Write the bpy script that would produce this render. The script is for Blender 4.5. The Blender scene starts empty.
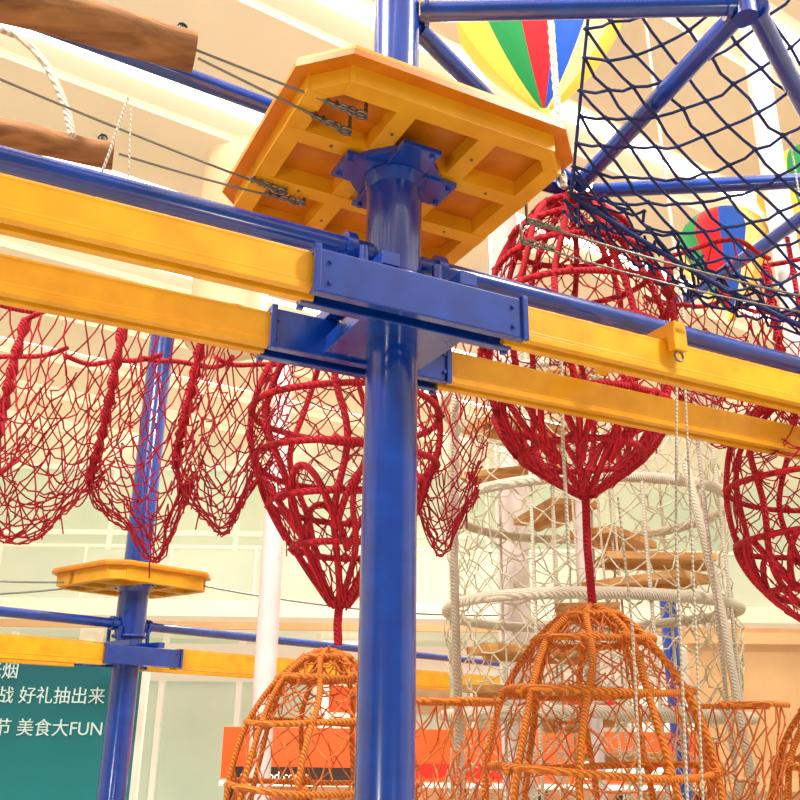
import bpy, math, random
from mathutils import Vector, Matrix
random.seed(7)
S = bpy.context.scene
S.view_settings.view_transform = 'Standard'
S.view_settings.look = 'None'
S.view_settings.exposure = 0.0
FLOOR = -1.4
CEIL = 8.0

def lin(c):
    return tuple(((v/255.0)/12.92 if v/255.0 <= 0.04045 else ((v/255.0+0.055)/1.055)**2.4) for v in c)

def mat(name, rgb, rough=0.5, metal=0.0, emis=0.0, kind=None, scale=20, rgb2=None, bump=0.0, coat=0.0):
    m = bpy.data.materials.new(name); m.use_nodes = True
    nt = m.node_tree; b = nt.nodes['Principled BSDF']
    c = lin(rgb)+(1,)
    b.inputs['Base Color'].default_value = c
    b.inputs['Roughness'].default_value = rough
    b.inputs['Metallic'].default_value = metal
    if coat:
        b.inputs['Coat Weight'].default_value = coat
        b.inputs['Coat Roughness'].default_value = 0.12
    src = None
    if kind:
        tc = nt.nodes.new('ShaderNodeTexCoord')
        if kind == 'noise':
            t = nt.nodes.new('ShaderNodeTexNoise'); t.inputs['Scale'].default_value = scale
            t.inputs['Detail'].default_value = 5
        elif kind == 'wood':
            mp = nt.nodes.new('ShaderNodeMapping'); mp.inputs['Scale'].default_value = (1, 6, 9)
            nt.links.new(tc.outputs['Object'], mp.inputs['Vector'])
            t = nt.nodes.new('ShaderNodeTexNoise'); t.inputs['Scale'].default_value = scale
            t.inputs['Detail'].default_value = 8; t.inputs['Distortion'].default_value = 1.0
            nt.links.new(mp.outputs[0], t.inputs['Vector'])
        elif kind == 'rope':
            t = nt.nodes.new('ShaderNodeTexWave'); t.wave_type = 'BANDS'; t.bands_direction = 'DIAGONAL'
            t.inputs['Scale'].default_value = scale; t.inputs['Distortion'].default_value = 2.0
        if kind != 'wood':
            nt.links.new(tc.outputs['Object'], t.inputs['Vector'])
        src = t.outputs['Fac'] if 'Fac' in t.outputs else t.outputs[0]
        r = nt.nodes.new('ShaderNodeValToRGB')
        r.color_ramp.elements[0].position = 0.3; r.color_ramp.elements[1].position = 0.7
        r.color_ramp.elements[0].color = lin(rgb2 or rgb)+(1,)
        r.color_ramp.elements[1].color = c
        nt.links.new(src, r.inputs[0]); nt.links.new(r.outputs[0], b.inputs['Base Color'])
        if bump:
            bn = nt.nodes.new('ShaderNodeBump'); bn.inputs['Strength'].default_value = bump
            bn.inputs['Distance'].default_value = 0.01
            nt.links.new(src, bn.inputs['Height']); nt.links.new(bn.outputs[0], b.inputs['Normal'])
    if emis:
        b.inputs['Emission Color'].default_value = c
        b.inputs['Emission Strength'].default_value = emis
    return m

M = dict(
 blue=mat('blue_paint', (0,62,166), 0.24, kind='noise', scale=9, rgb2=(0,48,138), coat=.9),
 yellow=mat('yellow_paint', (246,178,22), 0.35, kind='noise', scale=7, rgb2=(230,156,14), coat=.3),
 yellowshade=mat('yellow_groove_shade', (130,86,16), 0.5),  # shade of the rail groove put into a darker yellow
 deck=mat('deck_board', (214,128,8), 0.4, kind='noise', scale=6, rgb2=(194,106,6), coat=.2),
 frame=mat('deck_frame', (236,170,16), 0.45, kind='noise', scale=5, rgb2=(222,150,10)),
 steel=mat('steel', (130,130,125), 0.35, 0.9),
 dark=mat('dark_steel', (45,45,50), 0.4, 0.5),
 red=mat('red_rope', (206,14,42), 0.85, kind='rope', scale=28, rgb2=(150,8,28), bump=0.6),
 rednet=mat('red_net_cord', (192,20,46), 0.9, kind='noise', scale=40, rgb2=(140,12,34)),
 orange=mat('orange_rope', (232,142,50), 0.85, kind='rope', scale=28, rgb2=(200,100,28), bump=0.6),
 orangenet=mat('orange_net_cord', (220,128,66), 0.9, kind='noise', scale=40, rgb2=(190,94,44)),
 cream=mat('cream_rope', (226,218,202), 0.85, kind='rope', scale=30, rgb2=(186,176,158), bump=0.5),
 creamnet=mat('cream_net_cord', (214,206,186), 0.9, kind='noise', scale=40, rgb2=(184,172,148)),
 navy=mat('navy_net_cord', (18,40,116), 0.7, kind='noise', scale=50, rgb2=(12,24,76)),
 wood=mat('log_wood', (168,114,64), 0.8, kind='wood', scale=2.2, rgb2=(108,64,32), bump=0.5),
 woodend=mat('log_end_wood', (184,124,72), 0.8, kind='noise', scale=18, rgb2=(136,82,44)),
 plank=mat('plank_wood', (218,166,102), 0.6, kind='wood', scale=2, rgb2=(180,126,72)),
 white=mat('white_column_paint', (232,222,226), 0.5, kind='noise', scale=4, rgb2=(220,208,212)),
)

class MB:
    def __init__(s): s.v=[]; s.f=[]; s.m=[]; s.sm=[]
    def _add(s, vs, fs, mi, smooth):
        o=len(s.v); s.v+= [tuple(x) for x in vs]
        for f in fs:
            s.f.append(tuple(i+o for i in f)); s.m.append(mi); s.sm.append(smooth)
    def tube(s, pts, r, sides=8, closed=False, mi=0, cap=True, capmi=None):
        pts=[Vector(p) for p in pts]; n=len(pts)
        rs = r if isinstance(r,(list,tuple)) else [r]*n
        T=[]
        for i in range(n):
            a=pts[(i-1)%n] if (closed or i>0) else pts[i]
            b=pts[(i+1)%n] if (closed or i<n-1) else pts[i]
            d=b-a
            T.append(d.normalized() if d.length>1e-9 else Vector((0,0,1)))
        up=Vector((0,0,1)) if abs(T[0].z)<0.9 else Vector((1,0,0))
        N=T[0].cross(up).normalized(); vs=[]
        for i in range(n):
            N=(N-T[i]*N.dot(T[i])).normalized(); B=T[i].cross(N)
            for k in range(sides):
                a=2*math.pi*k/sides
                vs.append(pts[i]+(N*math.cos(a)+B*math.sin(a))*rs[i])
        fs=[]
        for i in range(n if closed else n-1):
            j=(i+1)%n
            for k in range(sides):
                l=(k+1)%sides
                fs.append((i*sides+k,i*sides+l,j*sides+l,j*sides+k))
        s._add(vs,fs,mi,sides>4)
        if not closed and cap:
            s._add(vs[:sides],[tuple(range(sides))[::-1]], mi if capmi is None else capmi,False)
            s._add(vs[-sides:],[tuple(range(sides))], mi if capmi is None else capmi,False)
    def box(s,c,half,ax=None,mi=0):
        c=Vector(c); ax=ax or (Vector((1,0,0)),Vector((0,1,0)),Vector((0,0,1)))
        vs=[]
        for x in (-1,1):
            for y in (-1,1):
                for z in (-1,1):
                    vs.append(c+ax[0]*half[0]*x+ax[1]*half[1]*y+ax[2]*half[2]*z)
        s._add(vs,[(0,1,3,2),(4,6,7,5),(0,4,5,1),(2,3,7,6),(0,2,6,4),(1,5,7,3)],mi,False)
    def prism(s,poly,z0,z1,mi=0):
        n=len(poly)
        vs=[Vector((p[0],p[1],z0)) for p in poly]+[Vector((p[0],p[1],z1)) for p in poly]
        fs=[tuple(range(n))[::-1],tuple(range(n,2*n))]+[(i,(i+1)%n,n+(i+1)%n,n+i) for i in range(n)]
        s._add(vs,fs,mi,False)
    def knot(s,c,r,mi=0):
        c=Vector(c)
        vs=[c+Vector(d)*r for d in ((1,0,0),(-1,0,0),(0,1,0),(0,-1,0),(0,0,1),(0,0,-1))]
        s._add(vs,[(0,2,4),(2,1,4),(1,3,4),(3,0,4),(2,0,5),(1,2,5),(3,1,5),(0,3,5)],mi,True)
    def ring(s,c,R,r,n=36,sides=8,mi=0,wob=0.0,ax=None):
        c=Vector(c); ph=random.random()*6; pts=[]
        for i in range(n):
            a=2*math.pi*i/n
            rr=R*(1+wob*math.sin(3*a+ph)+wob*.6*math.sin(5*a+2*ph))
            if ax: pts.append(c+ax[0]*rr*math.cos(a)+ax[1]*rr*math.sin(a))
            else: pts.append(c+Vector((rr*math.cos(a),rr*math.sin(a),wob*R*math.sin(2*a+ph))))
        s.tube(pts,r,sides,True,mi)
    def net(s,F,nu,nv,r,mi=0,wrap=False,jit=0.004,kr=1.9,sides=4):
        P={}
        for i in range(nu+1):
            for j in range(nv+1):
                if (i+j)%2==0:
                    if wrap and i==nu: P[i,j]=P[0,j]; continue
                    p=Vector(F(i/nu,j/nv))
                    P[i,j]=p+Vector((random.uniform(-1,1),random.uniform(-1,1),random.uniform(-1,1)))*jit
        for (i,j),p in P.items():
            if not(wrap and i==nu): s.knot(p,r*kr,mi)
            for di in (1,-1):
                q=P.get((i+di,j+1))
                if q is not None:
                    mid=(p+q)/2+Vector((random.uniform(-1,1)*jit,random.uniform(-1,1)*jit,-abs(jit)*0.8))
                    s.tube([p,mid,q],r,sides,mi=mi,cap=False)
    def tangle(s,F,n,du,dv,r,mi=0,hang=.03):
        # loose sagging cords tied between points of the surface
        for k in range(n):
            u=random.random(); v=random.uniform(.08,.85)
            p=Vector(F(u,v)); u2=min(max(u+random.uniform(-du,du),0),1); v2=min(max(v+random.uniform(-dv,dv),.02),.95)
            q=Vector(F(u2,v2)); sg=random.uniform(.3,1)*hang
            s.tube([p.lerp(q,i/6)-Vector((0,0,sg*4*(i/6)*(1-i/6))) for i in range(7)],r,4,mi=mi,cap=False)
            if random.random()<.3:
                s.tube([p,p+Vector((random.uniform(-.01,.01),0,-.04)),p+Vector((random.uniform(-.02,.02),0,-random.uniform(.07,.14)))],r*.9,4,mi=mi)
    def obj(s,name,mats,bevel=0.0,parent=None):
        me=bpy.data.meshes.new(name); me.from_pydata(s.v,[],s.f)
        for m in mats: me.materials.append(M[m] if isinstance(m,str) else m)
        me.polygons.foreach_set('material_index',s.m)
        me.polygons.foreach_set('use_smooth',s.sm)
        me.update()
        o=bpy.data.objects.new(name,me); S.collection.objects.link(o)
        if bevel:
            b=o.modifiers.new('bevel','BEVEL'); b.width=bevel; b.segments=2; b.limit_method='ANGLE'
        if parent: o.parent=parent
        return o

# ---------------------------------------------------------------- stations
def station(O,ang,dz,pr,e0,e1,ztop,th=1.0,fd=1.0):
    E=Vector((math.cos(ang),math.sin(ang),0)); N=Vector((-math.sin(ang),math.cos(ang),0)); Z=Vector((0,0,1))
    O=Vector((O[0],O[1],0))
    W=lambda e,n,z: O+E*e+N*n+Z*z
    ax=(E,N,Z)
    zt=3.05+dz; zb=3.36+dz; zp=3.84+dz
    b=MB()
    b.tube([W(0,0,FLOOR),W(0,0,ztop)],pr,32)
    b.tube([W(0,0,zb-0.1),W(0,0,zp-0.10)],pr*1.13,32)
    b.prism([ (W(.20*math.cos(a),.20*math.sin(a),0)).xy[:] for a in [math.pi/8+k*math.pi/4 for k in range(8)]],zp-.100,zp-.070*fd)
    b.tube([W(0,0,zp-.17),W(0,0,zp-.115)],[pr*1.15,pr*1.3],24)
    for k in range(4):
        a=k*math.pi/2
        d=(E*math.cos(a)+N*math.sin(a)); t=Z.cross(d)
        b.box(W(0,0,zp-.100)+d*.15,(.10,.085,.012),(d,t,Z))
        for s2 in (-.055,.055):
            p=W(0,0,zp-.124)+d*.225+t*s2
            b.tube([p,p+Z*.03],.013,6)
    b.ring(W(0,0,zb-.11),pr*1.15,.02,28)
    hs=.080
    for sgn in (-1,1):
        n=.26*sgn; hl=.43 if sgn<0 else .40
        b.box(W(-.03,n,zt+hs-.006),(hl,.070,.010),ax)
        b.box(W(-.03,n-.066,zt),(hl,.007,hs),ax)
        b.box(W(-.03,n+.066,zt),(hl,.007,hs),ax)
        b.box(W(-.03,n-.052,zt-hs+.006),(hl,.020,.007),ax)
        b.box(W(-.03,n+.052,zt-hs+.006),(hl,.020,.007),ax)
        for e in (-.03-hl+.01,-.03+hl-.01):
            b.box(W(e,n-.076,zt),(.012,.010,hs+.008),ax)
            b.box(W(e,n+.076,zt),(.012,.010,hs+.008),ax)
            b.box(W(e,n,zt+hs+.006),(.012,.084,.009),ax)
        for e in (-.40,.34):
            for z in (-.04,.04):
                b.tube([W(e,n-.082,zt+z),W(e,n-.07,zt+z)],.010,6)
    for e in (-.17,.15):
        b.box(W(e,0,zt+.115),(.035,.33,.026),ax)
        b.box(W(e,0,zt-.02),(.028,.19,.035),ax)
    b.box(W(0,0,zt+.12),(.19,.13,.022),ax)
    b.box(W(0,0,zt-.055),(.21,.20,.012),ax)
    for e in (-.17,.15):
        b.tube([W(e,-.09,zb-.03),W(e,-.09,zt+.13)],.02,8); b.tube([W(e,.09,zb-.03),W(e,.09,zt+.13)],.02,8)
    b.obj('support_pole',['blue','steel'],bevel=.003)
    b=MB(); b.tube([W(e0,0,zb),W(e1,0,zb)],.045,20)
    for e in (-.2,.2): b.tube([W(e-.02,0,zb),W(e+.02,0,zb)],.066,20)
    b.obj('crossbeam_tube',['blue'])
    for sgn in (-1,1):
        n=.26*sgn; b=MB()
        for (a,c) in ((e0,-.42),(.36,e1)):
            m=(a+c)/2; h=abs(c-a)/2
            b.box(W(m,n,zt+.010),(h,.045,.056*th),ax)
            b.box(W(m,n-.036,zt-.058*th),(h,.018,.014*th),ax)
            b.box(W(m,n+.036,zt-.058*th),(h,.018,.014*th),ax)
            b.box(W(m,n,zt-.050*th),(h,.017,.004),ax,mi=1)
            b.box(W(m,n-.040,zt+.070*th),(h,.006,.006),ax)
            b.box(W(m,n-.0465,zt-.036*th),(h,.0025,.006),ax)
        b.obj('guide_rail',['yellow','yellowshade','steel'],bevel=.003)
    # platform
    b=MB(); C=.16; sh=.125; he=.62; es=.05
    octo=lambda h,c:[(h,-h+c),(h,h-c),(h-c,h),(-h+c,h),(-h,h-c),(-h,-h+c),(-h+c,-h),(h-c,-h)]
    P=lambda pts:[W(e+es,n+sh,0).xy[:] for e,n in pts]
    b.prism(P(octo(he,C)),zp,zp+.026,0)
    b.prism(P(octo(he-.008,C)),zp+.026,zp+.048,1)
    zc=zp-.037*fd; hz=.037*fd; q=.565
    for i,t in enumerate((-q+.04,-.18,.18,q-.04)):
        L=q if abs(t)<.4 else q-.12
        b.box(W(es,t+sh,zc),(L,.040,hz),ax,mi=1)
        b.box(W(t+es,sh,zc+.0015),(.040,L-.001,hz-.0015),ax,mi=1)
    for a in (-1,1):
        for c in (-1,1):
            d=(E*a+N*c).normalized(); t=Z.cross(d)
            b.box(W(es,sh,zc+.003)+d*(q*1.414-.125),(.028,.10,hz-.003),(d,t,Z),mi=1)
    b.box(W(es,sh,zc+.004),(.15,.15,hz-.009),ax,mi=1)
    for t in (-.36,0,.36):
        for u in (-.18,.18):
            for p in (W(t+es,u+sh,zc-hz-.001),W(u+es,t+sh,zc-hz-.001)): b.tube([p,p-Z*.004],.007,6,mi=2)
    b.obj('climbing_platform',['deck','frame','steel'])
    return W

ANG=math.radians(26.8)
W1=station((-.034,3.2),ANG,0,.1,-2.6,3.6,6.6)
W2=station((-2.6,9.0),math.radians(50),-.85,.13,-2.2,6.5,5.95,1.35,1.7)

# ---------------------------------------------------------------- upper blue tubes
def tubeobj(name,pts,r,m='blue',flange=True):
    b=MB(); b.tube(pts,r,18)
    if flange:
        for p,q in ((pts[0],pts[1]),(pts[-1],pts[-2])):
            p=Vector(p); d=(Vector(q)-p).normalized()
            b.tube([p+d*.02,p+d*.04],r*1.4,18)
    return b.obj(name,[m])
zu=4.62
tubeobj('upper_brace_tube',[(.07,3.2,zu),(1.46,3.14,zu)],.045)
tubeobj('upper_brace_tube',[(1.5,3.16,zu),(1.04,4.55,zu)],.05)
tubeobj('upper_brace_tube',[(1.04,4.62,zu),(2.9,4.42,zu)],.045)
tubeobj('upper_brace_tube',[(2.1,6.1,zu),(2.62,4.5,zu)],.045)
tubeobj('upper_brace_tube',[(1.54,3.14,zu),(2.5,4.4,zu)],.045)
tubeobj('upper_brace_tube',[(.04,3.28,zu),(.98,4.52,zu)],.045)
tubeobj('upper_brace_tube',[(-2.6,2.75,zu),(-.65,3.9,zu),(.96,4.6,zu)],.045)
b=MB(); b.tube([(1.5,3.14,zu-.07),(1.5,3.14,6.6)],.055,20); b.obj('hanger_post',['blue'])

def column(name,x,y,z0,z1,r,m='white'):
    b=MB(); b.tube([(x,y,z0),(x,y,z1)],r,28); b.tube([(x,y,z0),(x,y,z0+.05)],r*1.7,28); b.tube([(x,y,z1-.05),(x,y,z1)],r*1.4,28)
    return b.obj(name,[m])
column('white_column',2.66,5.5,FLOOR,CEIL,.085)
column('white_column',-1.12,8.0,FLOOR,4.9,.095)
column('white_column',1.15,9.0,FLOOR,CEIL,.16)
column('blue_column',3.25,11.0,FLOOR,3.3,.1,'blue')

# ---------------------------------------------------------------- lantern baskets
def interp(prof,t):
    x=t*(len(prof)-1); i=min(int(x),len(prof)-2); f=x-i
    p0=prof[max(i-1,0)];p1=prof[i];p2=prof[i+1];p3=prof[min(i+2,len(prof)-1)]
    def cr(k): return .5*((2*p1[k])+(-p0[k]+p2[k])*f+(2*p0[k]-5*p1[k]+4*p2[k]-p3[k])*f*f+(-p0[k]+3*p1[k]-3*p2[k]+p3[k])*f**3)
    return cr(0),max(cr(1),.01)
def basket(name,cx,cy,prof,ribs,rings,rope,cord,rr=.016,nr=.004,nu=34,nv=20,top=None,bottom=None,seed=0,petals=False,wob=.02,tang=40):
    random.seed(seed); b=MB()
    offs=random.random()
    for k in range(ribs):
        a=2*math.pi*(k+offs+random.uniform(-.15,.15))/ribs; pts=[]
        for i in range(33):
            z,r=interp(prof,i/32); aa=a+.08*math.sin(i*.35+k*1.7)
            pts.append((cx+r*math.cos(aa),cy+r*math.sin(aa),z))
        b.tube(pts,rr,7)
    for t in rings:
        z,r=interp(prof,t); b.ring((cx,cy,z),r+.004,rr,44,7,wob=wob)
        for k in range(ribs):
            a=2*math.pi*(k+offs)/ribs
            b.knot((cx+r*math.cos(a),cy+r*math.sin(a),z),rr*1.9)
    def F(u,v):
        z,r=interp(prof,v); a=2*math.pi*u; r*=.95+.045*math.sin(7*a+v*9)
        return (cx+r*math.cos(a),cy+r*math.sin(a),z)
    b.net(F,nu,nv,nr,mi=1,wrap=True,jit=.016)
    b.tangle(F,tang,.12,.12,nr,mi=1,hang=.05)
    if petals:
        for k in range(ribs):
            a0=2*math.pi*(k+offs)/ribs; a1=a0+2*math.pi/ribs; pts=[]
            for i in range(21):
                f=i/20; z,r=interp(prof,petals-.2*math.sin(math.pi*f)); aa=a0+(a1-a0)*f
                pts.append((cx+r*1.02*math.cos(aa),cy+r*1.02*math.sin(aa),z))
            b.tube(pts,rr,7)
    if top:
        b.tube([(cx,cy,prof[0][0]-.05),(cx+.01,cy,(prof[0][0]+top)/2),(cx,cy,top)],rr*.9,7)
        b.ring((cx,cy,prof[0][0]),.04,rr*1.3,16,7)
    if bottom:
        z0=prof[-1][0]
        b.tube([(cx,cy,z0+.06),(cx-.008,cy,(z0+bottom)/2),(cx,cy,bottom)],rr*1.2,8)
        b.ring((cx,cy,z0+.02),.04,rr*1.4,16,7)
    return b.obj(name,[rope,cord])
red_full=[(4.54,.03),(4.46,.19),(4.26,.35),(3.98,.47),(3.7,.53),(3.4,.51),(3.1,.42),(2.92,.27),(2.76,.04)]
basket('red_rope_lantern',.98,4.6,red_full,10,[.13,.24,.34,.45,.56,.7,.84],'red','rednet',.018,.004,nu=36,nv=26,top=4.6,bottom=2.2,seed=1,petals=.9,tang=70)
red_l=[(3.62,.3),(3.45,.43),(3.2,.50),(3.0,.50),(2.8,.44),(2.6,.34),(2.4,.21),(2.17,.04)]
basket('red_rope_lantern',-.29,4.6,red_l,8,[0,.3,.5,.66,.82],'red','rednet',.018,.0038,nv=18,bottom=1.98,seed=2,petals=.78,tang=50)
red_r=[(3.4,.2),(3.2,.42),(2.95,.50),(2.7,.51),(2.45,.46),(2.25,.33),(2.05,.04)]
basket('red_rope_lantern',2.32,4.75,red_r,9,[.15,.4,.6,.8],'red','rednet',.017,.004,nv=18,top=4.4,bottom=1.9,seed=3,petals=.8,tang=50)
def org(top,s=1.0): return [(top,.03),(top-.05*s,.15*s),(top-.15*s,.27*s),(top-.30*s,.39*s),(top-.50*s,.49*s),(top-.85*s,.56*s),(top-1.2*s,.52*s),(top-1.45*s,.3*s),(top-1.55*s,.05)]
basket('orange_rope_dome',.97,4.6,org(2.18,.97),9,[.12,.27,.46,.6,.75],'orange','orangenet',.017,.004,nu=32,nv=20,seed=4,wob=.03,tang=60)
basket('orange_rope_dome',-.34,4.55,org(1.95,.78),9,[.12,.27,.46,.6,.75],'orange','orangenet',.014,.0038,nu=30,nv=20,seed=5,wob=.03,tang=50)
basket('orange_rope_dome',2.37,4.8,org(1.88),9,[.12,.27,.46,.6,.75],'orange','orangenet',.016,.004,nu=32,nv=20,seed=6,wob=.03)

# white net tower with spiral steps
random.seed(9)
b=MB(); cx,cy=1.52,7.3; R=1.14
for z in (4.2,3.3,2.48,1.7,.9): b.ring((cx,cy,z),R*(1 if z>1.2 else 1.1),.042,60,8,wob=.010)
def F(u,v):
    a=2*math.pi*u; z=4.4-4.2*v; r=R*(1-.07*math.sin(v*12)**2)
    return (cx+r*math.cos(a),cy+r*math.sin(a),z)
b.net(F,50,38,.0058,mi=1,wrap=True,jit=.03)
b.tangle(F,120,.08,.12,.006,mi=1,hang=.12)
for k in range(9):
    a=2*math.pi*k/9; b.tube([(cx+R*math.cos(a),cy+R*math.sin(a),4.4-.5*i) for i in range(9)],.014,6)
for k in range(8):
    a=2*math.pi*k/8+.2
    b.tube([(cx+.25*math.cos(a),cy+.25*math.sin(a),4.4),(cx+.3*math.cos(a+.3),cy+.3*math.sin(a+.3),.2)],.01,5)
b.obj('white_net_tower',['cream','creamnet'])
b=MB()
for k in range(12):
    a=k*.9+.9; z=1.4+k*.25
    d=Vector((math.cos(a),math.sin(a),0)); t=Vector((-d.y,d.x,0))
    b.box(Vector((cx,cy,z))+d*.56,(.44,.22,.03),(d,t,Vector((0,0,1))))
    b.box(Vector((cx,cy,z-.05))+d*.56,(.42,.03,.03),(d,t,Vector((0,0,1))))
b.tube([(cx,cy,FLOOR),(cx,cy,4.4)],.06,16,mi=1)
b.obj('spiral_plank_steps',['plank','white'],bevel=.004)

# ---------------------------------------------------------------- net swags
def swag(name,x0,x1,y0,y1,ztop,zbot,seed,n=7,cord='rednet',rope='red',lean=-.12,sides=True,nv=30,sk=.0,tang=30):
    random.seed(seed); b=MB()
    def F(u,v):
        uu=min(max(u+sk*math.sin(math.pi*u),0),1)
        s=math.sin(math.pi*uu) if 0<uu<1 else 0
        depth=(ztop-zbot)*(.70+.30*s)+.03*math.sin(11*u+seed)
        w=math.sin(math.pi*v)**.8 if 0<v<1 else 0
        a=math.pi*v
        return (x0+(x1-x0)*u+lean*w+.02*math.sin(9*v+seed+5*u), (y0+y1)/2-(y1-y0)/2*math.cos(a)*(.6+.4*s)+.03*math.sin(7*v+9*u), ztop-depth*w)
    b.net(F,n,nv,.0042,mi=1,jit=.015)
    b.tangle(F,tang,.4,.14,.004,mi=1,hang=.06)
    if sides:
        b.tube([F(0,i/30*.40) for i in range(31)],[.024+.009*math.sin(i*2.1) for i in range(31)],7)
    for v in (0,1): b.tube([F(i/20,v) for i in range(21)],.014,6)
    return b.obj(name,[rope,cord])
swag('red_net_swag',-2.55,-1.84,3.95,4.75,3.55,2.54,11,12,sk=.1)
swag('red_net_swag',-1.86,-1.32,3.95,4.7,3.5,2.42,12,11,sk=.2,lean=-.16)
swag('red_net_swag',-1.42,-.94,4.05,4.7,3.5,2.36,13,10,sk=-.15,lean=-.10)
swag('red_net_swag',-1.0,-.58,3.95,4.7,3.5,2.48,14,10,sk=.1,lean=-.08)
swag('red_net_swag',.16,.55,4.4,5.2,3.6,2.50,15,9,sides=False)
swag('red_net_swag',1.5,2.05,4.3,5.1,4.1,3.1,16,11,lean=.05)
swag('red_net_swag',2.05,2.75,4.3,5.1,4.05,3.0,17,12,lean=.05)
swag('orange_net_swag',.10,.50,4.3,4.9,1.72,.9,18,9,'orangenet','orange',sides=False,nv=26)
swag('orange_net_swag',1.5,1.85,4.3,4.9,1.72,.9,19,9,'orangenet','orange',sides=False,nv=26)

# navy net upper right
random.seed(21)
b=MB()
def F(u,v):
    vv=v**.85
    tl=Vector((.93,3.3,5.3)); tr=Vector((2.3,3.3,5.3)); bl=Vector((.86,3.95,4.16)); br=Vector((2.35,4.3,3.48))
    p=(tl*(1-u)+tr*u)*(1-vv)+(bl*(1-u)+br*u)*vv
    p.y+=.12*math.sin(math.pi*u)*math.sin(math.pi*vv); p.z-=.06*math.sin(math.pi*u)*vv
    return p
b.net(F,11,18,.0082,jit=.014,kr=2.3,sides=5)
b.tube([F(i/20,1) for i in range(21)],.014,7)
b.tube([F(0,i/20) for i in range(21)],.009,7)
def F2(u,v):
    p=F(u,1); return Vector((p.x+.02*math.sin(9*u),p.y-.05+.22*v,p.z+.17*(1-v)*(.6+.4*u)-.02-.05*math.sin(6*u)*v))
b.net(F2,18,6,.0085,jit=.022)
b.tangle(F2,30,.12,.4,.008,hang=.07)
b.obj('navy_safety_net',['navy'])

# ---------------------------------------------------------------- logs, cables, ropes
def log(name,p,q,r,seed):
    random.seed(seed); b=MB(); p=Vector(p); q=Vector(q); n=14
    b.tube([p.lerp(q,i/n)+Vector((0,0,.004*math.sin(i*1.3))) for i in range(n+1)],[r*(1+.04*math.sin(i*1.7+seed)) for i in range(n+1)],22,mi=0,capmi=1)
    d=(q-p).normalized()
    c=q-d*.05; side=d.cross(Vector((0,0,1))).normalized(); up=side.cross(d)
    b.ring(c+up*(r+.016),.016,.005,16,6,mi=2,ax=(d,up))
    b.tube([c+up*(r-.01),c+up*(r+.02)],.008,8,mi=2)
    return b.obj(name,['wood','woodend','dark'])
log('hanging_log',(-2.3,1.9,3.80),(-.73,2.53,3.80),.072,1)
log('hanging_log',(-2.6,2.55,3.74),(-1.16,3.06,3.74),.056,2)
def cable(name,p,q,sag=.03,r=.005,tb=True):
    b=MB(); p=Vector(p); q=Vector(q)
    b.tube([p.lerp(q,i/12)-Vector((0,0,sag*4*(i/12)*(1-i/12))) for i in range(13)],r,6)
    if tb:
        d=(p-q).normalized(); side=d.cross(Vector((0,0,1))).normalized(); up=side.cross(d)
        b.ring(q+d*.02,.020,.006,16,6,ax=(d,side))
        b.ring(q+d*.055,.018,.005,16,6,ax=(d,up))
        b.ring(q+d*.09,.016,.0045,16,6,ax=(d,side))
        b.tube([q+d*.1,q+d*.17],.008,8)
        for k in range(2): b.box(q+d*(.12+.035*k),(.006,.012,.011),(d,side,up))
        b.tube([q+up*-.012,q+Vector((0,0,.10))],.007,8)
    return b.obj(name,['steel'])
cable('steel_cable',(-1.9,2.1,4.02),(-.14,2.80,3.745),.0)
cable('steel_cable',(-.72,2.55,3.79),(-.206,2.90,3.745),.0)
cable('steel_cable',(-1.14,3.06,3.75),(-.43,3.40,3.745),.01)
cable('steel_cable',(-1.9,2.35,3.82),(-.5,3.32,3.745),.02)
cable('steel_cable',(2.3,4.1,3.62),(.56,3.52,3.745),.03,.006)
cable('steel_cable',(2.4,4.15,3.56),(.56,3.70,3.745),.05,.005)
cable('steel_cable',(-5.2,8.3,2.95),(-3.2,8.9,2.9),.05,.01,False)
cable('steel_cable',(-5.2,8.8,2.75),(-3.2,9.2,2.9),.05,.01,False)
cable('steel_cable',(-2.0,9.2,2.93),(1.5,12,3.0),.1,.01,False)
def rope(name,pts,r,m='cream',twist=False):
    b=MB(); b.tube(pts,r,7)
    if twist:
        P=[Vector(p) for p in pts]
        for k in range(3):
            L=[]
            for i in range(90):
                f=i/89*(len(P)-1); j=min(int(f),len(P)-2); c=P[j].lerp(P[j+1],f-j)
                L.append(c+Vector((math.cos(i*.7+k*2.1),math.sin(i*.7+k*2.1),0))*r*.7)
            b.tube(L,r*.6,6)
    return b.obj(name,[m])
rope('hanging_rope',[(.89,4.4,6.6),(.90,4.4,5.5),(.92,4.4,4.5)],.018,'cream',True)
rope('hanging_rope',[(1.27,3.85,3.1),(1.20,3.85,2.4),(1.14,3.85,1.2)],.006)
rope('hanging_rope',[(1.31,3.86,3.1),(1.26,3.86,2.2),(1.18,3.86,.8)],.005)
rope('hanging_rope',[(.80,4.1,3.5),(.78,4.1,2.9),(.78,4.1,2.3)],.009)
rope('hanging_rope',[(-1.0,2.7,3.74),(-1.04,2.7,3.5),(-1.09,2.72,3.3)],.005)
rope('hanging_rope',[(-1.0,2.74,3.74),(-.98,2.74,3.5),(-.97,2.74,3.3)],.003)
rope('hanging_rope',[(-1.62,2.9,4.22),(-1.55,2.9,4.19),(-1.48,2.9,4.13),(-1.41,2.9,4.04),(-1.35,2.9,3.93),(-1.30,2.9,3.82),(-1.27,2.9,3.72)],.016,'cream')
rope('hanging_rope',[(-1.5,2.5,3.2),(-1.47,2.5,3.05),(-1.5,2.5,2.8)],.008)
rope('hanging_rope',[(1.75,5.2,6.5),(1.8,5.2,4.0),(1.82,5.2,1.0)],.012)
rope('hanging_rope',[(2.05,4.0,4.6),(2.05,4.0,3.4),(2.1,4.0,1.5)],.005)
rope('hanging_rope',[(.35,5.3,3.8),(.33,5.3,2.5),(.36,5.3,1.0)],.025,'cream')
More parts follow.
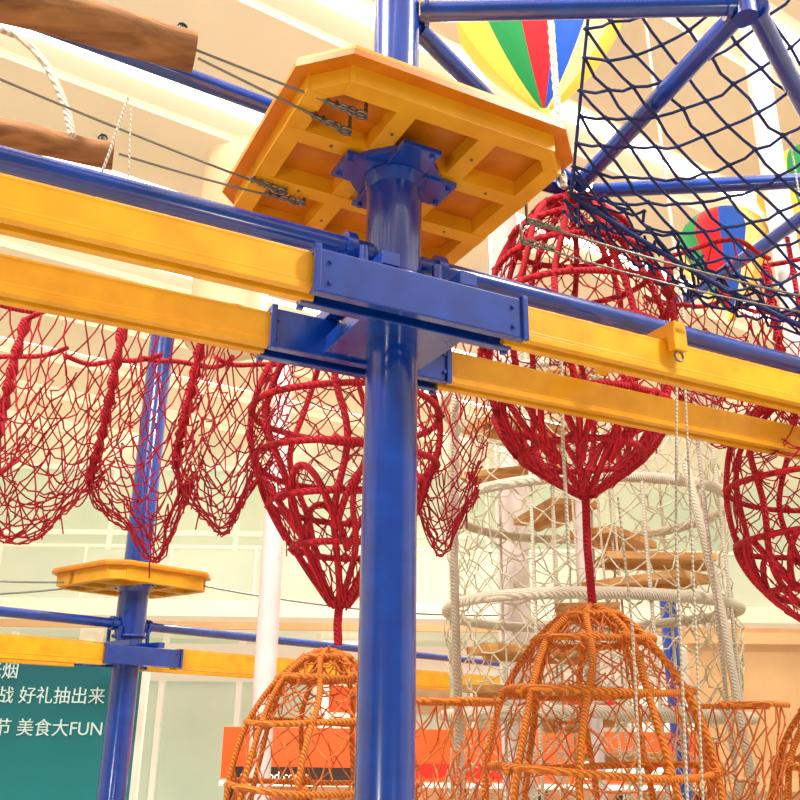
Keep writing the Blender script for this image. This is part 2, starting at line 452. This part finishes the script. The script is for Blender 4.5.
rope('hanging_rope',[(2.05,6.2,3.4),(2.2,6.2,2.3),(2.3,6.2,.8)],.03,'cream')
rope('hanging_rope',[(1.0,4.0,2.6),(1.02,4.0,2.0),(1.0,4.0,1.2)],.006)

b=MB(); ax=(Vector((math.cos(ANG),math.sin(ANG),0)),Vector((-math.sin(ANG),math.cos(ANG),0)),Vector((0,0,1)))
c=Vector(W1(1.15,-.1,3.17))
b.box(c,(.03,.26,.028),ax); b.box(c+ax[1]*-.24+Vector((0,0,-.05)),(.035,.02,.05),ax); b.ring(c+ax[1]*-.24+Vector((0,0,-.12)),.022,.006,16,6,mi=1,ax=(ax[0],ax[2]))
b.obj('trolley_stop_arm',['yellow','steel'],bevel=.003)

# ---------------------------------------------------------------- balloons
BC=[(246,214,90),(30,150,80),(220,30,44),(24,86,196),(246,226,150),(240,196,70)]
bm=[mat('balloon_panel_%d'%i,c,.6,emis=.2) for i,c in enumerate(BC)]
def balloon(x,y,z,R,rot=0,tip=1.55):
    b=MB(); nseg=48; prof=[]
    for i in range(25):
        t=i/24
        if t<.5: a=t/.5*math.pi/2; prof.append((z+R*.9*math.cos(a),R*math.sin(a)))
        else:
            f=(t-.5)/.5; prof.append((z-R*tip*f, R*((1-f)**.85*(1+.25*f))+.01))
    for k in range(nseg):
        a0=2*math.pi*k/nseg+rot; a1=2*math.pi*(k+1)/nseg+rot
        for i in range(24):
            z0,r0=prof[i]; z1,r1=prof[i+1]
            b._add([(x+r0*math.cos(a0),y+r0*math.sin(a0),z0),(x+r0*math.cos(a1),y+r0*math.sin(a1),z0),(x+r1*math.cos(a1),y+r1*math.sin(a1),z1),(x+r1*math.cos(a0),y+r1*math.sin(a0),z1)],[(0,1,2,3)],(k//4)%6,True)
    b.box((x,y,z-R*tip-.04),(.04,.04,.04),mi=5)
    b.tube([(x,y,z+R*.88),(x,y,CEIL)],.006,6,mi=4)
    b.obj('hot_air_balloon_decoration',bm)
balloon(1.13,6.0,7.15,.68,rot=.05,tip=1.3)
balloon(3.65,9.0,6.75,.52,rot=-.4)
balloon(4.35,8.2,7.0,.55,rot=.2)

# ---------------------------------------------------------------- room shell
mfloor=mat('floor_tile',(206,198,182),.3,kind='noise',scale=2,rgb2=(190,180,164))
mceil=mat('ceiling_glow_plaster',(240,228,206),.8,emis=.42,kind='noise',scale=.5,rgb2=(230,216,192))  # even glow added to brighten the plaster; not a lamp
mpanel=mat('ceiling_panel_glow_paint',(232,214,186),.8,emis=.26,kind='noise',scale=.6,rgb2=(220,200,170))  # panels get their own glow in place of light falling on them
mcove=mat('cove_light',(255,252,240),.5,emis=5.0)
mwall=mat('wall_glow_paint',(226,220,196),.7,emis=.24,kind='noise',scale=.8,rgb2=(210,204,180))  # emission lifts the walls; light put into the paint, no source
mglass=mat('pale_glow_glass',(172,190,170),.15,emis=.36,kind='noise',scale=.3,rgb2=(214,216,196))  # glow put into the panes to brighten the background
mframe=mat('window_frame',(236,230,216),.5,emis=.3)  # frames glow as well, brightness put into the colour
def boxobj(name,c,h,m,bev=0,ax=None):
    b=MB(); b.box(c,h,ax); return b.obj(name,[m],bevel=bev)
boxobj('floor',(0,8,FLOOR-.05),(14,14,.05),mfloor)
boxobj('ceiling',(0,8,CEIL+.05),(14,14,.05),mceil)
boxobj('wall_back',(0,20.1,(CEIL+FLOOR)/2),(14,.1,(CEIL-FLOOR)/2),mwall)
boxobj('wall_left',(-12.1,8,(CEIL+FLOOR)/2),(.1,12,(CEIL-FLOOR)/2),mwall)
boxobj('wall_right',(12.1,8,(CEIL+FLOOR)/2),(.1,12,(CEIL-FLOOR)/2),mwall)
a=math.radians(33); E=Vector((math.cos(a),math.sin(a),0)); N=Vector((-math.sin(a),math.cos(a),0))
b=MB(); c=MB()
for k in range(-4,9):
    p=Vector((0,3,CEIL-.14))+N*(k*2.0+.4)
    b.box(p,(13,.66,.05),(E,N,Vector((0,0,1))))
    c.box(p+N*1.0+Vector((0,0,.12)),(13,.08,.02),(E,N,Vector((0,0,1))))
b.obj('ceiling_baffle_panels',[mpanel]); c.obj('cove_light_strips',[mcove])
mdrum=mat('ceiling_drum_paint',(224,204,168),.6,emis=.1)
b=MB(); b.tube([(-1.9,9,CEIL-.1),(-1.9,9,5.5)],.42,40); b.ring((-1.9,9,5.5),.42,.03,40,8); b.ring((-1.9,9,6.9),.425,.02,40,8)
b.obj('ceiling_drum',[mdrum])
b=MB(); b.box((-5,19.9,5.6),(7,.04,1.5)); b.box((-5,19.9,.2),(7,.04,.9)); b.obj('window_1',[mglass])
b=MB()
for i in range(6): b.box((-12+i*2.8,19.82,3),(.05,.06,4.4))
for z in (7.1,5.6,4.1): b.box((-5,19.82,z),(7,.06,.05))
b.obj('trim_1',[mframe])
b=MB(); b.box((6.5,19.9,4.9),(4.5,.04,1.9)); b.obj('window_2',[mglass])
mslab=mat('mezzanine_slab',(236,226,204),.6,emis=.34); mwarm=mat('warm_fascia',(210,168,120),.6,emis=.25,kind='noise',scale=1,rgb2=(192,144,98))  # slab and fascia carry built-in glow instead of received light
mrail=mat('balustrade_glass',(188,200,180),.1,emis=.28,kind='noise',scale=.5,rgb2=(216,220,200))  # balustrade brightened by its own emission, it is no lamp
b=MB(); b.box((0,17.8,3.5),(11.8,2.0,.14)); b.box((0,15.75,3.2),(11.8,.06,.06),mi=1)
for i in range(16): b.box((-11.5+i*1.5,15.85,4.1),(.02,.02,.45))
for x in (-10.5,-5.4,5.6,10.5): b.tube([(x,16.4,FLOOR),(x,16.4,3.4)],.2,24)
b.box((0,15.86,4.08),(11.8,.008,.42),mi=2)
b.box((0,15.85,4.56),(11.8,.03,.025)); b.obj('mezzanine_balcony',[mslab,mwarm,mrail])
morange=mat('orange_fascia',(236,76,22),.4,emis=.75,kind='noise',scale=.8,rgb2=(222,96,44)); mred=mat('red_fascia',(206,36,24),.4,emis=.6)
mshop=mat('shop_interior',(170,136,104),.6,emis=.3,kind='noise',scale=1.2,rgb2=(226,196,150)); mwt=mat('sign_white',(255,244,226),.5,emis=.8)
mdk=mat('shop_dark',(62,40,36),.5); mteal=mat('poster_teal',(90,160,156),.5,emis=.3)
# row of lit shop fronts under the mezzanine
random.seed(5); b=MB()
for i in range(16):
    x=-11.3+i*1.5
    b.box((x,18.4,1.0),(.68,.04,2.2),mi=(0,1,0,2)[i%4] if x>-1 else 0)
    b.box((x+.75,18.34,1.0),(.05,.08,2.3),mi=3)
    if x>-2:
        b.box((x,18.3,2.1),(.5,.04,.24),mi=(4,2,5,1,6)[i%5])
        b.box((x-.15,18.3,1.0),(.22,.03,.4),mi=(6,5,2,4,1)[(i*3)%5])
b.box((0,18.34,2.75),(11.6,.1,.35),mi=3)
b.obj('shop_front_row',[mglass,mshop,mwt,mframe,mred,morange,mteal])
b=MB()
b.box((1.6,14.6,1.22),(4.2,.12,.36),mi=0); b.box((-1.45,14.5,.90),(.95,.05,.13),mi=4)
b.box((.9,14.5,1.0),(.8,.05,.10),mi=1); b.box((3.4,14.5,1.05),(.7,.05,.14),mi=3)
b.box((1.6,15.3,-.2),(4.2,.1,1.2),mi=2); b.box((1.6,14.55,.80),(4.2,.14,.03),mi=3)
for i in range(8): b.box((-2.5+i*1.18,14.75,-.3),(.06,.08,1.1),mi=4)
for i in range(7): b.box((-1.9+i*1.18,15.1,.25),(.42,.04,.28),mi=(1,2,3,1,0,2,1)[i])
sf=b.obj('storefront_fascia',[morange,mred,mshop,mwt,mdk])
b=MB(); b.box((6.4,14.0,1.9),(2.0,.1,1.1)); b.box((6.4,13.85,2.9),(2.1,.2,.08)); b.box((6.4,13.85,.9),(2.1,.2,.08))
b.box((6.4,14.0,-.2),(1.9,.08,1.2)); b.obj('kiosk_wall',[mwarm])
def text(body,loc,size,m,parent,name,al='LEFT'):
    cu=bpy.data.curves.new(name,'FONT'); cu.body=body; cu.size=size; cu.extrude=.005; cu.align_x=al
    cu.materials.append(m); o=bpy.data.objects.new(name,cu); S.collection.objects.link(o)
    o.location=loc; o.rotation_euler=(math.pi/2,0,0); o.parent=parent; return o
text('the food court',(-2.3,14.44,.85),.17,mwt,sf,'sign_text_1')
mb=bpy.data.materials.new('teal_banner_print'); mb.use_nodes=True; nt=mb.node_tree; bs=nt.nodes['Principled BSDF']
tc=nt.nodes.new('ShaderNodeTexCoord'); sx=nt.nodes.new('ShaderNodeSeparateXYZ'); r=nt.nodes.new('ShaderNodeValToRGB')
nt.links.new(tc.outputs['Generated'],sx.inputs[0]); nt.links.new(sx.outputs['Z'],r.inputs[0]); nt.links.new(r.outputs[0],bs.inputs['Base Color'])
r.color_ramp.elements[0].color=lin((24,160,160))+(1,); r.color_ramp.elements[1].color=lin((30,96,108))+(1,)
nt.links.new(r.outputs[0],bs.inputs['Emission Color']); bs.inputs['Emission Strength'].default_value=.18; bs.inputs['Roughness'].default_value=.3
b=MB(); b.box((-4.5,11,.5),(1.55,.03,1.8)); b.box((-2.93,11,.45),(.035,.05,1.85),mi=1); b.box((-4.5,11,2.33),(1.6,.05,.035),mi=1)
bo=b.obj('teal_promotional_banner',[mb,mframe])
mt=mat('banner_text',(205,228,226),.5,emis=.2)
text('无烟',(-4.40,10.95,2.10),.2,mt,bo,'text_1','RIGHT')
text('战 好礼抽出来',(-3.36,10.95,1.83),.2,mt,bo,'text_2','RIGHT')
text('美食节 美食大FUN',(-3.34,10.95,1.48),.2,mt,bo,'text_3','RIGHT')

# ---------------------------------------------------------------- lights
def area(name,loc,tgt,size,power,col):
    l=bpy.data.lights.new(name,'AREA'); l.energy=power; l.size=size; l.color=col; l.shape='DISK'
    o=bpy.data.objects.new(name,l); S.collection.objects.link(o); o.location=loc
    o.rotation_euler=(Vector(tgt)-Vector(loc)).to_track_quat('-Z','Y').to_euler(); return o
area('ceiling_lamp',(-3,1.5,7.4),(0,4,2),.8,480,(1,.97,.9))
area('ceiling_lamp',(4,2,7.4),(1,5,2),.8,440,(1,.97,.9))
area('ceiling_lamp',(0,11,7.4),(0,10,0),2.0,460,(1,.97,.9))
area('added_front_fill',(-2.5,-3,.5),(0,4,3.6),.8,100,(1,.92,.78))  # fill added behind the camera to brighten platform undersides, no real fixture
area('added_front_fill',(3.5,-2,0),(.5,4,3.4),.8,40,(1,.92,.8))  # second unseen fill, added from low on the right
w=bpy.data.worlds.new('World'); S.world=w; w.use_nodes=True
w.node_tree.nodes['Background'].inputs[0].default_value=(1,.97,.9,1)
w.node_tree.nodes['Background'].inputs[1].default_value=.34

# ---------------------------------------------------------------- camera
cd=bpy.data.cameras.new('camera'); cd.lens=40.5; cd.sensor_width=36; cd.sensor_fit='HORIZONTAL'; cd.clip_end=200
co=bpy.data.objects.new('camera',cd); S.collection.objects.link(co)
co.matrix_world=Matrix.Translation((0,0,1.6))@Matrix.Rotation(math.radians(110),4,'X')@Matrix.Rotation(math.radians(.7),4,'Z')
S.camera=co
